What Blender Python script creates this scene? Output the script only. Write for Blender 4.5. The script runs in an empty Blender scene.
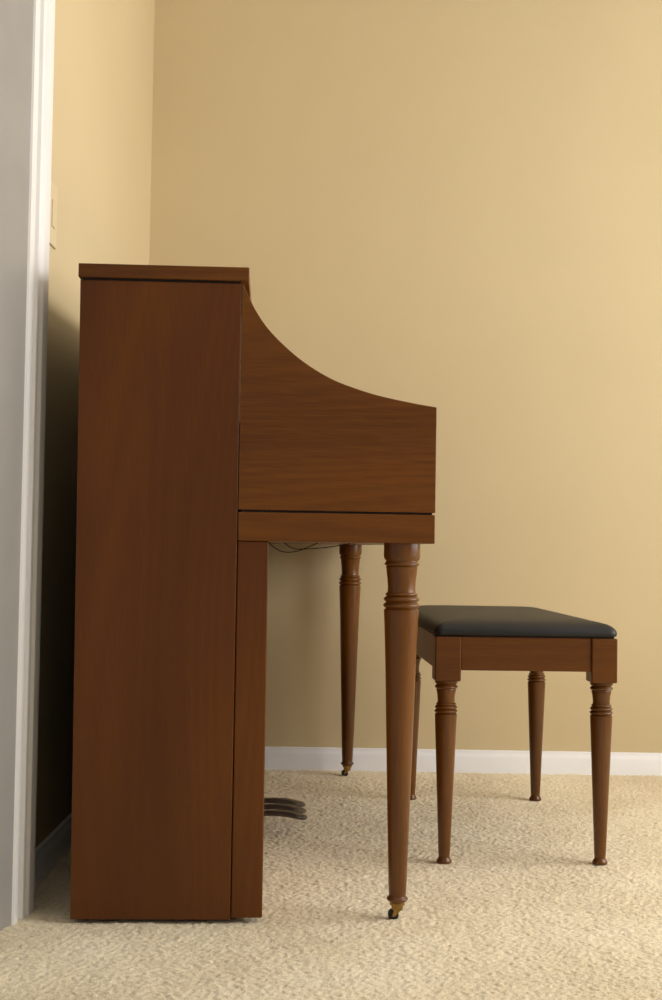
import bpy, bmesh, math, random
import numpy as np
from mathutils import Matrix, Vector
random.seed(3); rng=np.random.default_rng(5)
scene=bpy.context.scene
scene.view_settings.view_transform='Standard'
COL=scene.collection

def lin(r,g,b):
    f=lambda c:(c/255/12.92) if c/255<=0.04045 else ((c/255+0.055)/1.055)**2.4
    return (f(r),f(g),f(b),1)

# ---------------------------------------------------------------- materials
def newmat(name,rough=0.5,coat=0.0,metal=0.0,spec=0.5):
    m=bpy.data.materials.new(name); m.use_nodes=True
    nt=m.node_tree; b=nt.nodes['Principled BSDF']
    b.inputs['Roughness'].default_value=rough
    b.inputs['Metallic'].default_value=metal
    b.inputs['Specular IOR Level'].default_value=spec
    b.inputs['Coat Weight'].default_value=coat
    b.inputs['Coat Roughness'].default_value=0.2
    return m,nt,b
def N(nt,t,**k):
    n=nt.nodes.new(t)
    for a,v in k.items(): setattr(n,a,v)
    return n
def ramp(nt,stops):
    r=N(nt,'ShaderNodeValToRGB'); e=r.color_ramp.elements
    e[0].position,e[0].color=stops[0]; e[1].position,e[1].color=stops[-1]
    for p,c in stops[1:-1]:
        x=e.new(p); x.color=c
    return r
def plain(name,c1,c2,scale=8,rough=0.5,bump=0.0,bscale=200,**k):
    m,nt,b=newmat(name,rough,**k)
    tc=N(nt,'ShaderNodeTexCoord'); no=N(nt,'ShaderNodeTexNoise'); no.inputs['Scale'].default_value=scale
    r=ramp(nt,[(0.3,c1),(0.7,c2)])
    nt.links.new(tc.outputs['Object'],no.inputs['Vector']); nt.links.new(no.outputs['Fac'],r.inputs[0]); nt.links.new(r.outputs[0],b.inputs['Base Color'])
    if bump:
        n2=N(nt,'ShaderNodeTexNoise'); n2.inputs['Scale'].default_value=bscale
        bp=N(nt,'ShaderNodeBump'); bp.inputs['Strength'].default_value=bump; bp.inputs['Distance'].default_value=0.002
        nt.links.new(tc.outputs['Object'],n2.inputs['Vector']); nt.links.new(n2.outputs['Fac'],bp.inputs['Height']); nt.links.new(bp.outputs[0],b.inputs['Normal'])
    return m
def wood(name,axis,dark,mid,light,rough=0.38,off=0.0,coat=0.16,figure=0.35,fine=0.24):
    m,nt,b=newmat(name,rough,coat=coat,spec=0.25)
    tc=N(nt,'ShaderNodeTexCoord')
    def mapped(s_long,s_cross):
        mp=N(nt,'ShaderNodeMapping'); sc=[s_cross]*3; sc[axis]=s_long
        mp.inputs['Scale'].default_value=sc; mp.inputs['Location'].default_value=(off,off*1.7,off*.6)
        nt.links.new(tc.outputs['Object'],mp.inputs['Vector']); return mp
    a=N(nt,'ShaderNodeTexNoise'); a.inputs['Scale'].default_value=1; a.inputs['Detail'].default_value=1.5; a.inputs['Distortion'].default_value=0.3
    nt.links.new(mapped(1.3,4.0).outputs[0],a.inputs['Vector'])
    f=N(nt,'ShaderNodeTexNoise'); f.inputs['Scale'].default_value=1; f.inputs['Detail'].default_value=4
    nt.links.new(mapped(18,460).outputs[0],f.inputs['Vector'])
    h=N(nt,'ShaderNodeTexNoise'); h.inputs['Scale'].default_value=1; h.inputs['Detail'].default_value=1.2; h.inputs['Roughness'].default_value=0.3
    nt.links.new(mapped(0.5,6.0).outputs[0],h.inputs['Vector'])
    mu=N(nt,'ShaderNodeMath',operation='MULTIPLY'); mu.inputs[1].default_value=120
    si=N(nt,'ShaderNodeMath',operation='SINE'); ab=N(nt,'ShaderNodeMath',operation='MULTIPLY_ADD'); ab.inputs[1].default_value=0.5; ab.inputs[2].default_value=0.5
    nt.links.new(h.outputs['Fac'],mu.inputs[0]); nt.links.new(mu.outputs[0],si.inputs[0]); nt.links.new(si.outputs[0],ab.inputs[0])
    m1=N(nt,'ShaderNodeMix'); m1.inputs[0].default_value=0.16*figure
    nt.links.new(a.outputs['Fac'],m1.inputs[2]); nt.links.new(ab.outputs[0],m1.inputs[3])
    m2=N(nt,'ShaderNodeMix'); m2.inputs[0].default_value=fine
    nt.links.new(m1.outputs[0],m2.inputs[2]); nt.links.new(f.outputs['Fac'],m2.inputs[3])
    r=ramp(nt,[(0.33,dark),(0.5,mid),(0.67,light)])
    nt.links.new(m2.outputs[0],r.inputs[0]); nt.links.new(r.outputs[0],b.inputs['Base Color'])
    bp=N(nt,'ShaderNodeBump'); bp.inputs['Strength'].default_value=0.05; bp.inputs['Distance'].default_value=0.0004
    nt.links.new(f.outputs['Fac'],bp.inputs['Height']); nt.links.new(bp.outputs[0],b.inputs['Normal'])
    return m
WD,WM,WL=lin(84,42,3),lin(98,52,4),lin(115,65,7)
wood_z=wood('walnut_vertical',2,WD,WM,WL)
wood_z2=wood('walnut_vertical_leg',2,lin(76,42,5),lin(97,56,8),lin(116,69,13),off=3.1,coat=0.45,rough=0.34,fine=0.3)
wood_x=wood('walnut_horizontal',0,lin(76,38,3),lin(101,56,6),lin(122,71,10),off=1.3,figure=0.5,fine=0.30)
wood_y=wood('walnut_lengthwise',1,WD,WM,WL,off=2.2)
bench_x=wood('bench_wood_short',0,lin(88,48,7),lin(110,64,10),lin(128,78,16),off=4)
bench_y=wood('bench_wood_long',1,lin(88,48,7),lin(110,64,10),lin(128,78,16),off=5)
dark_gap=plain('dark_recess',lin(18,10,6),lin(28,16,9),rough=0.8)
wall_m=plain('wall_paint_tan',lin(209,191,152),lin(213,195,156),scale=2,rough=0.75,bump=0.12,bscale=260,spec=0.25)
ceil_m=plain('ceiling_paint',lin(236,233,230),lin(240,238,235),rough=0.9)
trim_m=plain('trim_paint_white',lin(244,245,249),lin(248,249,252),rough=0.4)
casing_m=plain('casing_paint',lin(234,233,232),lin(240,239,238),rough=0.4)
jamb_m=plain('jamb_paint_shaded',lin(152,149,144),lin(158,155,150),rough=0.5)  # shade on the jamb face put into the colour, greyer than the casing
vinyl_m=plain('black_vinyl',lin(25,25,26),lin(34,34,36),scale=5,rough=0.5,bump=0.25,bscale=500,spec=0.4)
brass_m=plain('aged_brass',lin(130,100,50),lin(170,136,74),scale=60,rough=0.38,metal=0.85)
bronze_m=plain('pedal_bronze',lin(92,86,82),lin(116,108,102),scale=40,rough=0.33,metal=0.8)
steel_m=plain('dark_steel',lin(30,27,25),lin(48,44,40),scale=60,rough=0.45,metal=0.6)
plate_m=plain('switch_plastic',lin(214,198,160),lin(217,201,163),rough=0.6)
glass_frame=plain('window_paint',lin(235,235,235),lin(242,242,242),rough=0.5)
floorwood=wood('oak_threshold',1,lin(90,50,20),lin(130,78,36),lin(150,95,48),off=7)

def carpet_mat():
    m,nt,b=newmat('carpet_beige',0.95,spec=0.1)
    b.inputs['Sheen Weight'].default_value=0.25
    tc=N(nt,'ShaderNodeTexCoord')
    n1=N(nt,'ShaderNodeTexNoise'); n1.inputs['Scale'].default_value=240; n1.inputs['Detail'].default_value=5; n1.inputs['Roughness'].default_value=0.78
    n2=N(nt,'ShaderNodeTexNoise'); n2.inputs['Scale'].default_value=4; n2.inputs['Detail'].default_value=4
    for n in (n1,n2): nt.links.new(tc.outputs['Object'],n.inputs['Vector'])
    mx=N(nt,'ShaderNodeMix'); mx.inputs[0].default_value=0.25
    nt.links.new(n1.outputs['Fac'],mx.inputs[2]); nt.links.new(n2.outputs['Fac'],mx.inputs[3])
    r=ramp(nt,[(0.35,lin(200,180,142)),(0.5,lin(240,224,189)),(0.64,lin(253,242,214))])
    nt.links.new(mx.outputs[0],r.inputs[0]); nt.links.new(r.outputs[0],b.inputs['Base Color'])
    bp=N(nt,'ShaderNodeBump'); bp.inputs['Strength'].default_value=0.5; bp.inputs['Distance'].default_value=0.003
    n3=N(nt,'ShaderNodeTexNoise'); n3.inputs['Scale'].default_value=420; n3.inputs['Detail'].default_value=3
    nt.links.new(tc.outputs['Object'],n3.inputs['Vector']); nt.links.new(n3.outputs['Fac'],bp.inputs['Height']); nt.links.new(bp.outputs[0],b.inputs['Normal'])
    return m
carpet_m=carpet_mat()

# ---------------------------------------------------------------- mesh helpers
def finish(me,name,mat,parent=None,bevel=0,smooth=False,seg=3,angle=35):
    ob=bpy.data.objects.new(name,me); COL.objects.link(ob)
    if mat: me.materials.append(mat)
    if parent is not None: ob.parent=parent
    if smooth:
        me.shade_smooth(); me.set_sharp_from_angle(angle=math.radians(angle))
    if bevel:
        mo=ob.modifiers.new('bevel','BEVEL'); mo.width=bevel; mo.segments=seg; mo.limit_method='ANGLE'; mo.harden_normals=True
        me.shade_smooth()
    return ob
def bm_box(bm,x0,x1,y0,y1,z0,z1):
    v=[bm.verts.new(p) for p in [(x0,y0,z0),(x1,y0,z0),(x1,y1,z0),(x0,y1,z0),(x0,y0,z1),(x1,y0,z1),(x1,y1,z1),(x0,y1,z1)]]
    for f in [(3,2,1,0),(4,5,6,7),(0,1,5,4),(1,2,6,5),(2,3,7,6),(3,0,4,7)]: bm.faces.new([v[i] for i in f])
def boxes(name,lst,mat,parent=None,bevel=0.0015):
    bm=bmesh.new()
    for b in lst: bm_box(bm,*b)
    me=bpy.data.meshes.new(name); bm.to_mesh(me); bm.free()
    return finish(me,name,mat,parent,bevel)
def prism(name,pts,a0,a1,plane,mat,parent=None,bevel=0.0015,smooth=True):
    bm=bmesh.new()
    def P(p,a):
        return {'xz':(p[0],a,p[1]),'xy':(p[0],p[1],a),'yz':(a,p[0],p[1])}[plane]
    A=[bm.verts.new(P(p,a0)) for p in pts]; B=[bm.verts.new(P(p,a1)) for p in pts]
    bm.faces.new(A); bm.faces.new(B[::-1]); n=len(pts)
    for i in range(n): bm.faces.new([A[i],B[i],B[(i+1)%n],A[(i+1)%n]])
    bmesh.ops.recalc_face_normals(bm,faces=bm.faces)
    me=bpy.data.meshes.new(name); bm.to_mesh(me); bm.free()
    return finish(me,name,mat,parent,bevel,smooth)
def bm_lathe(bm,prof,cx,cy,seg=48,axis='z'):
    rings=[]
    for r,z in prof:
        rings.append([bm.verts.new((cx+r*math.cos(2*math.pi*i/seg),cy+r*math.sin(2*math.pi*i/seg),z)) for i in range(seg)])
    for a,b in zip(rings,rings[1:]):
        for i in range(seg): bm.faces.new([a[i],a[(i+1)%seg],b[(i+1)%seg],b[i]])
    bm.faces.new(rings[0][::-1]); bm.faces.new(rings[-1])
def smoothprof(key):
    out=[]
    for i,k in enumerate(key):
        if len(k)==3 and k[2]=='b' and out:
            r0,z0=out[-1]; r1,z1=k[0],k[1]; h=z1-z0
            for j in range(1,8):
                t=j/8; out.append((r0+(r1-r0)*t+abs(h)*0.42*math.sin(math.pi*t),z0+h*t))
            out.append((r1,z1))
        else: out.append((k[0],k[1]))
    return out
def lathe(name,prof,cx,cy,mat,parent,seg=48,extra=None):
    bm=bmesh.new(); bm_lathe(bm,prof,cx,cy,seg)
    if extra: extra(bm)
    bmesh.ops.recalc_face_normals(bm,faces=bm.faces)
    me=bpy.data.meshes.new(name); bm.to_mesh(me); bm.free()
    return finish(me,name,mat,parent,0,True,angle=40)
def tube(name,pts,r,mat,parent):
    cu=bpy.data.curves.new(name,'CURVE'); cu.dimensions='3D'; cu.bevel_depth=r; cu.bevel_resolution=2
    s=cu.splines.new('NURBS'); s.points.add(len(pts)-1)
    for i,p in enumerate(pts): s.points[i].co=(*p,1)
    s.use_endpoint_u=True; s.order_u=3
    ob=bpy.data.objects.new('tmp',cu); COL.objects.link(ob)
    dg=bpy.context.evaluated_depsgraph_get(); me=bpy.data.meshes.new_from_object(ob.evaluated_get(dg))
    bpy.data.objects.remove(ob); me.materials.clear()
    return finish(me,name,mat,parent,0,True)
def rrect(w,l,r,inset,z,n=8):
    hw,hl=w/2-inset,l/2-inset; r=max(r-inset*0.6,0.003); r=min(r,hw*0.95,hl*0.95); pts=[]
    for cx,cy,a in [(hw-r,hl-r,0),(-hw+r,hl-r,90),(-hw+r,-hl+r,180),(hw-r,-hl+r,270)]:
        for i in range(n+1):
            t=math.radians(a+90*i/n); pts.append((cx+r*math.cos(t),cy+r*math.sin(t),z))
    return pts
def empty(name,loc,rz,label,cat):
    e=bpy.data.objects.new(name,None); COL.objects.link(e); e.location=loc; e.rotation_euler=(0,0,rz)
    e.empty_display_size=0.1; e['label']=label; e['category']=cat; return e
def struct(ob,label=None):
    ob['kind']='structure'
    if label: ob['label']=label
    return ob

# ---------------------------------------------------------------- room shell
LX=-0.53; BY=3.72; RX=2.3; FY=-1.2; H=2.44
def carpet():
    x0,x1,y0,y1=-0.53,RX,FY,BY
    st=0.0027
    xs=np.concatenate([np.arange(x0,1.15,st),np.arange(1.15,x1+0.02,0.03)])
    ys=np.concatenate([np.arange(y0,1.65,0.04),np.arange(1.65,y1+0.0025,st)])
    xs[-1]=x1; ys[-1]=y1
    nx,ny=len(xs),len(ys)
    def blur(a,k):
        for _ in range(k):
            a=(np.roll(a,1,0)+a*2+np.roll(a,-1,0))/4; a=(np.roll(a,1,1)+a*2+np.roll(a,-1,1))/4
        return a
    def field(k):
        a=blur(rng.random((ny,nx)).astype(np.float32),k); return (a-a.mean())/a.std()
    Zf=np.clip(field(0)*0.00045+field(1)*0.00062+field(40)*0.0004,-0.004,0.004)-0.001
    X,Y=np.meshgrid(xs,ys)
    X=X+rng.normal(0,0.00055,X.shape)*(X>x0+.01)*(X<1.12)
    co=np.stack([X,Y,Zf],-1).reshape(-1,3).astype(np.float32)
    idx=np.arange(nx*ny).reshape(ny,nx)
    q=np.stack([idx[:-1,:-1],idx[:-1,1:],idx[1:,1:],idx[1:,:-1]],-1).reshape(-1,4)
    me=bpy.data.meshes.new('floor')
    me.vertices.add(len(co)); me.vertices.foreach_set('co',co.ravel())
    me.loops.add(q.size); me.loops.foreach_set('vertex_index',q.ravel().astype(np.int32))
    me.polygons.add(len(q)); me.polygons.foreach_set('loop_start',np.arange(0,q.size,4,dtype=np.int32))
    me.update(calc_edges=True); me.validate()
    me.materials.append(carpet_m); me.shade_smooth()
    ob=bpy.data.objects.new('floor',me); COL.objects.link(ob); struct(ob,'beige looped pile wall-to-wall carpet')
carpet()
struct(boxes('wall_back',[(LX-0.12,RX+0.12,BY,BY+0.12,-0.05,H)],wall_m,bevel=0),'tan painted plaster wall')
struct(boxes('wall_left',[(LX-0.12,LX,2.27,BY,-0.05,H)],wall_m,bevel=0),'tan painted plaster wall behind the piano')
WY0,WY1,WZ0,WZ1=0.9,3.1,0.5,2.15
struct(boxes('wall_right',[(RX,RX+0.12,FY,WY0,-0.05,H),(RX,RX+0.12,WY1,BY,-0.05,H),(RX,RX+0.12,WY0,WY1,-0.05,WZ0),(RX,RX+0.12,WY0,WY1,WZ1,H)],wall_m,bevel=0))
struct(boxes('ceiling',[(LX-0.12,RX+0.12,FY,BY+0.12,H,H+0.1)],ceil_m,bevel=0))
struct(boxes('window_1',[(RX-0.01,RX+0.06,WY0,WY0+0.05,WZ0,WZ1),(RX-0.01,RX+0.06,WY1-0.05,WY1,WZ0,WZ1),
  (RX-0.01,RX+0.06,WY0,WY1,WZ0,WZ0+0.05),(RX-0.01,RX+0.06,WY0,WY1,WZ1-0.05,WZ1),(RX,RX+0.04,(WY0+WY1)/2-.025,(WY0+WY1)/2+.025,WZ0,WZ1)],glass_frame,bevel=0.003),'white framed window')
bp=[(0,-0.01),(0.013,-0.01),(0.013,0.040),(0.010,0.047),(0.007,0.051),(0.006,0.058),(0,0.060)]
struct(prism('baseboard_back',[(BY-a,z) for a,z in bp],LX+0.001,RX,'yz',trim_m,bevel=0),'white painted baseboard')
struct(prism('baseboard_left',[(LX+a,z) for a,z in bp],2.31,BY-0.014,'xz',trim_m,bevel=0),'white painted baseboard')
struct(prism('baseboard_right',[(RX-a,z) for a,z in bp],FY,BY-0.014,'xz',trim_m,bevel=0),'white painted baseboard')
struct(prism('trim_1',[(-0.66,1.98),(-0.558,1.995),(-0.507,2.165),(-0.507,2.18),(-0.66,2.2)],-0.01,H,'xy',jamb_m,bevel=0),'doorway jamb board with shade painted in as grey')
cas=[(-0.56,2.18),(-0.507,2.1655),(-0.5035,2.167),(-0.5015,2.176),(-0.5015,2.190),(-0.5055,2.193),(-0.5055,2.197),(-0.4975,2.200),(-0.4965,2.213),(-0.4915,2.218),(-0.4895,2.232),(-0.4895,2.248),(-0.4955,2.256),(-0.497,2.268),(-0.53,2.272),(-0.66,2.27)]
struct(prism('trim_2',cas,-0.01,H,'xy',casing_m,bevel=0),'white painted moulded doorway casing')
struct(boxes('trim_3',[(-0.9,-0.532,1.6,2.27,-0.03,0.004)],floorwood),'brown wooden doorway threshold')

sw=empty('light_switch',(LX,2.440,1.215),0,'cream plastic light switch plate on the tan wall','light switch')
boxes('switch_plate',[(0.0,0.004,-0.035,0.035,-0.058,0.058)],plate_m,sw,0.0015)
boxes('toggle',[(0.004,0.006,-0.012,0.012,-0.025,0.025)],plate_m,sw,0.0008)

# ---------------------------------------------------------------- piano
TH=0.05
pn=empty('upright_piano',(-0.4225,2.178,0),TH,'dark walnut console upright piano with turned legs against wall','piano')
W=1.46
for y0,y1 in ((0.0,0.034),(W-0.034,W)):
    prism('case_side',[(0.0065,0.006),(0.2635,0.006),(0.2635,1.0425),(0.0,1.0425)],y0,y1,'xz',wood_z,pn,0.0012)
    e=0.003 if y0==0 else -0.003
    boxes('lower_case_side',[(0.2645,0.3155,y0+max(e,0),y1+min(e,0),0.008,0.6195)],wood_z,pn,0.0025)
boxes('back_frame',[(0.008,0.03,0.034,W-0.034,0.01,1.04)]+[(0.03,0.09,y,y+0.07,0.03,1.0) for y in (0.06,0.45,0.90,1.31)],dark_gap,pn,0)
boxes('lid',[(-0.003,0.276,-0.004,W+0.004,1.0465,1.069)],wood_x,pn,0.0014)
boxes('lid_seam',[(0.004,0.262,0.003,W-0.003,1.0425,1.0465)],dark_gap,pn,0)
boxes('music_panel',[(0.235,0.258,0.034,W-0.034,0.70,1.0425)],wood_y,pn,0.001)
ck=[(0.2645,1.0425),(0.2665,1.0405),(0.277,1.019),(0.289,0.9965),(0.309,0.9685),(0.3375,0.940),(0.371,0.9135),(0.412,0.8895),(0.454,0.8735),(0.495,0.862),(0.545,0.852),(0.589,0.845),(0.589,0.6705),(0.2645,0.6705)]
def cr(P,n=5):
    out=[]
    for i in range(len(P)-1):
        p0=P[max(i-1,0)];p1=P[i];p2=P[i+1];p3=P[min(i+2,len(P)-1)]
        for j in range(n):
            t=j/n
            out.append(tuple(0.5*((2*p1[k])+(-p0[k]+p2[k])*t+(2*p0[k]-5*p1[k]+4*p2[k]-p3[k])*t*t+(-p0[k]+3*p1[k]-3*p2[k]+p3[k])*t**3) for k in (0,1)))
    out.append(P[-1]); return out
ckp=[ck[0]]+cr(ck[1:12])+ck[12:]
for y0,y1 in ((0.0,0.032),(W-0.032,W)):
    prism('cheek',ckp,y0,y1,'xz',wood_x,pn,0.0015)
boxes('cheek_seam',[(0.27,0.584,0.004,W-0.004,0.667,0.671)],dark_gap,pn,0)
boxes('key_bed',[(0.2645,0.589,0.0,W,0.6195,0.667)],wood_x,pn,0.002)
fb=[(0.258,0.815)]+cr([(0.262,0.817),(0.36,0.812),(0.45,0.795),(0.52,0.765),(0.548,0.735),(0.552,0.705)])+[(0.552,0.671),(0.54,0.671),(0.53,0.74),(0.44,0.78),(0.258,0.798)]
prism('fallboard',fb,0.034,W-0.034,'xz',wood_y,pn,0.001)
boxes('key_slip',[(0.556,0.582,0.032,W-0.032,0.671,0.70)],wood_y,pn,0.002)
boxes('lower_panel',[(0.29,0.308,0.034,W-0.034,0.085,0.6195)],wood_y,pn,0.001)
boxes('bottom_rail',[(0.03,0.310,0.034,W-0.034,0.008,0.078)],wood_y,pn,0.002)
LEG=smoothprof([(0.0125,0.0265),(0.0142,0.028),(0.0146,0.036,'b'),(0.0138,0.0375),(0.0146,0.045),(0.0152,0.058),(0.0208,0.25),(0.0255,0.42),(0.0282,0.490),(0.0292,0.506),(0.0292,0.5085),(0.0262,0.511),(0.0268,0.512),(0.0275,0.520,'b'),(0.0258,0.5215),(0.0262,0.5225),(0.0262,0.531,'b'),(0.0246,0.532),(0.0250,0.537,'b'),(0.0234,0.538),(0.0230,0.546),(0.0240,0.560),(0.0262,0.578),(0.0268,0.580),(0.0255,0.5815),(0.0272,0.588,'b'),(0.0265,0.590),(0.0300,0.595),(0.0305,0.598),(0.0305,0.6195)])
for ly in (0.036,1.424):
    lx=0.5385
    lg=lathe('leg',LEG,lx,ly,wood_z2,pn)
    c=lathe('caster',[(0.0075,0.0130),(0.0092,0.0140),(0.0098,0.0215),(0.0126,0.0225),(0.0126,0.0265),(0.008,0.028)],lx,ly,brass_m,lg)
    c['label']='aged brass swivel caster'
    bm=bmesh.new()
    bm_lathe(bm,[(0.003,-0.0060),(0.0075,-0.0060),(0.0088,-0.005),(0.0088,0.005),(0.0075,0.0060),(0.003,0.0060)],0,0,32)
    bmesh.ops.rotate(bm,verts=bm.verts,cent=(0,0,0),matrix=Matrix.Rotation(math.radians(90),3,'X'))
    bmesh.ops.translate(bm,verts=bm.verts,vec=(lx-0.0065,ly,0.0062))
    bmesh.ops.recalc_face_normals(bm,faces=bm.faces)
    me=bpy.data.meshes.new('wheel'); bm.to_mesh(me); bm.free()
    w=finish(me,'wheel',steel_m,c,0,True)
    for s0,s1 in ((-0.0083,-0.0063),(0.0063,0.0083)):
        prism('fork',[(lx-0.009,0.0045),(lx-0.0045,0.0040),(lx+0.0055,0.0145),(lx-0.0060,0.0145)],ly+s0,ly+s1,'xz',brass_m,c,0.0005)
# pedals: arched arm with a broad, flat rounded tip
for k,py in enumerate((0.66,0.73,0.80)):
    top=cr([(0.30,0.050),(0.32,0.053),(0.345,0.0535),(0.37,0.0515),(0.39,0.0475),(0.408,0.044)]); n=len(top)
    bm=bmesh.new(); rows=[]
    for i,(x,z) in enumerate(top):
        t=i/(n-1); hw=0.011+0.015*max(0,(t-0.2)/0.8)**0.9; th=0.0095
        if t>0.72:
            e=math.sqrt(max(0.08,1-((t-0.72)/0.28)**2)); hw*=e; z-=th*(1-e)*0.4; th*=max(0.35,e)
        rows.append([bm.verts.new((x,py+hw*u,z-dz*th)) for u,dz in ((-1,0.5),(-0.9,0.2),(-0.6,0.03),(0,0),(0.6,0.03),(0.9,0.2),(1,0.5),(0.8,1),(-0.8,1))])
    for a,b in zip(rows,rows[1:]):
        for i in range(9): bm.faces.new([a[i],a[(i+1)%9],b[(i+1)%9],b[i]])
    bm.faces.new(rows[0]); bm.faces.new(rows[-1][::-1]); bmesh.ops.recalc_face_normals(bm,faces=bm.faces)
    me=bpy.data.meshes.new('pedal'); bm.to_mesh(me); bm.free()
    p=finish(me,'pedal',bronze_m,pn,0,True,angle=70); p['label']='greyish bronze metal foot pedal'
c=tube('cord',[(0.315,0.20,0.619),(0.33,0.20,0.603),(0.36,0.21,0.600),(0.39,0.22,0.612),(0.405,0.23,0.619)],0.0009,dark_gap,pn); c['label']='thin dark hanging cord'
c=tube('cord',[(0.345,0.30,0.619),(0.355,0.30,0.606),(0.40,0.31,0.608),(0.44,0.32,0.613),(0.47,0.33,0.619)],0.0009,dark_gap,pn); c['label']='thin dark hanging cord'

# ---------------------------------------------------------------- bench
BW,BL=0.358,0.712
bn=empty('piano_bench',(0.3635,2.977,0),0.042,'walnut piano bench with black vinyl padded seat and turned legs','bench')
AZ0,AZ1=0.376,0.4415
hx,hy=BW/2,BL/2
BLEG=smoothprof([(0.0138,0.0),(0.0148,0.001),(0.0148,0.0045),(0.0128,0.0075),(0.0112,0.010),(0.0108,0.013),(0.0116,0.022),(0.0172,0.17),(0.0206,0.26),(0.0217,0.286),(0.0217,0.289),(0.0192,0.2905),(0.0198,0.2915),(0.0205,0.2975,'b'),(0.0190,0.2985),(0.0195,0.2995),(0.0195,0.3055,'b'),(0.0180,0.3065),(0.0182,0.3105,'b'),(0.0168,0.3115),(0.0166,0.317),(0.0176,0.328),(0.0195,0.337),(0.0190,0.3385),(0.0205,0.345,'b'),(0.0190,0.347),(0.0222,0.350),(0.0222,0.357)])
for sx in (-1,1):
    for sy in (-1,1):
        cx,cy=sx*(hx-0.0255),sy*(hy-0.0255)
        lg=lathe('leg',BLEG,cx,cy,wood_z2,bn)
        bk=boxes('corner_block',[(cx-0.0255,cx+0.0255,cy-0.0255,cy+0.0255,0.3545,AZ1)],bench_x,lg,0.003)
boxes('apron',[(-hx+0.051,hx-0.051,-hy+0.004,-hy+0.024,AZ0,AZ1)],bench_x,bn,0.0015)
boxes('apron',[(-hx+0.051,hx-0.051,hy-0.024,hy-0.004,AZ0,AZ1)],bench_x,bn,0.0015)
boxes('apron',[(-hx+0.004,-hx+0.024,-hy+0.051,hy-0.051,AZ0,AZ1)],bench_y,bn,0.0015)
boxes('apron',[(hx-0.024,hx-0.004,-hy+0.051,hy-0.051,AZ0,AZ1)],bench_y,bn,0.0015)
boxes('seat_base',[(-hx+0.006,hx-0.006,-hy+0.006,hy-0.006,AZ1,AZ1+0.003)],dark_gap,bn,0)
bm=bmesh.new(); rings=[]
for ins,z in [(0.02,0.0),(0.003,0.0005),(0.0,0.002),(-0.001,0.005),(-0.001,0.009),(0.0005,0.013),(0.003,0.0165),(0.008,0.0205),(0.016,0.0245),(0.03,0.028),(0.055,0.031),(0.09,0.033),(0.13,0.034),(0.168,0.0345)]:
    rings.append([bm.verts.new(p) for p in rrect(BW+0.001,BL+0.001,0.016,ins,AZ1+0.002+z)])
for a,b in zip(rings,rings[1:]):
    n=len(a)
    for i in range(n): bm.faces.new([a[i],a[(i+1)%n],b[(i+1)%n],b[i]])
bm.faces.new(rings[0][::-1]); bm.faces.new(rings[-1]); bmesh.ops.recalc_face_normals(bm,faces=bm.faces)
me=bpy.data.meshes.new('seat_cushion'); bm.to_mesh(me); bm.free()
s=finish(me,'seat_cushion',vinyl_m,bn,0,True,angle=60); s['label']='black vinyl padded cushion'

# ---------------------------------------------------------------- light
def area(name,loc,rot,sx,sy,power,col):
    l=bpy.data.lights.new(name,'AREA'); l.shape='RECTANGLE'; l.size=sx; l.size_y=sy; l.energy=power; l.color=col
    o=bpy.data.objects.new(name,l); COL.objects.link(o); o.location=loc; o.rotation_euler=rot; return o
area('window_daylight',(RX+0.2,2.0,1.33),(0,math.radians(90),0),1.65,2.2,82,(1,0.975,0.94))
w=bpy.data.worlds.new('world'); scene.world=w; w.use_nodes=True
bg=w.node_tree.nodes['Background']; bg.inputs[0].default_value=(1.0,0.975,0.95,1); bg.inputs[1].default_value=0.33

# ---------------------------------------------------------------- camera
cam=bpy.data.cameras.new('camera'); co=bpy.data.objects.new('camera',cam); COL.objects.link(co); scene.camera=co
cam.sensor_fit='VERTICAL'; cam.sensor_height=36; cam.sensor_width=36; cam.lens=48.24; cam.clip_start=0.05
M=Matrix.Rotation(0.003,4,'Z')@Matrix.Rotation(math.pi/2+0.0358,4,'X')@Matrix.Rotation(0.016,4,'Z')
M.translation=Vector((0,0,0.61)); co.matrix_world=M
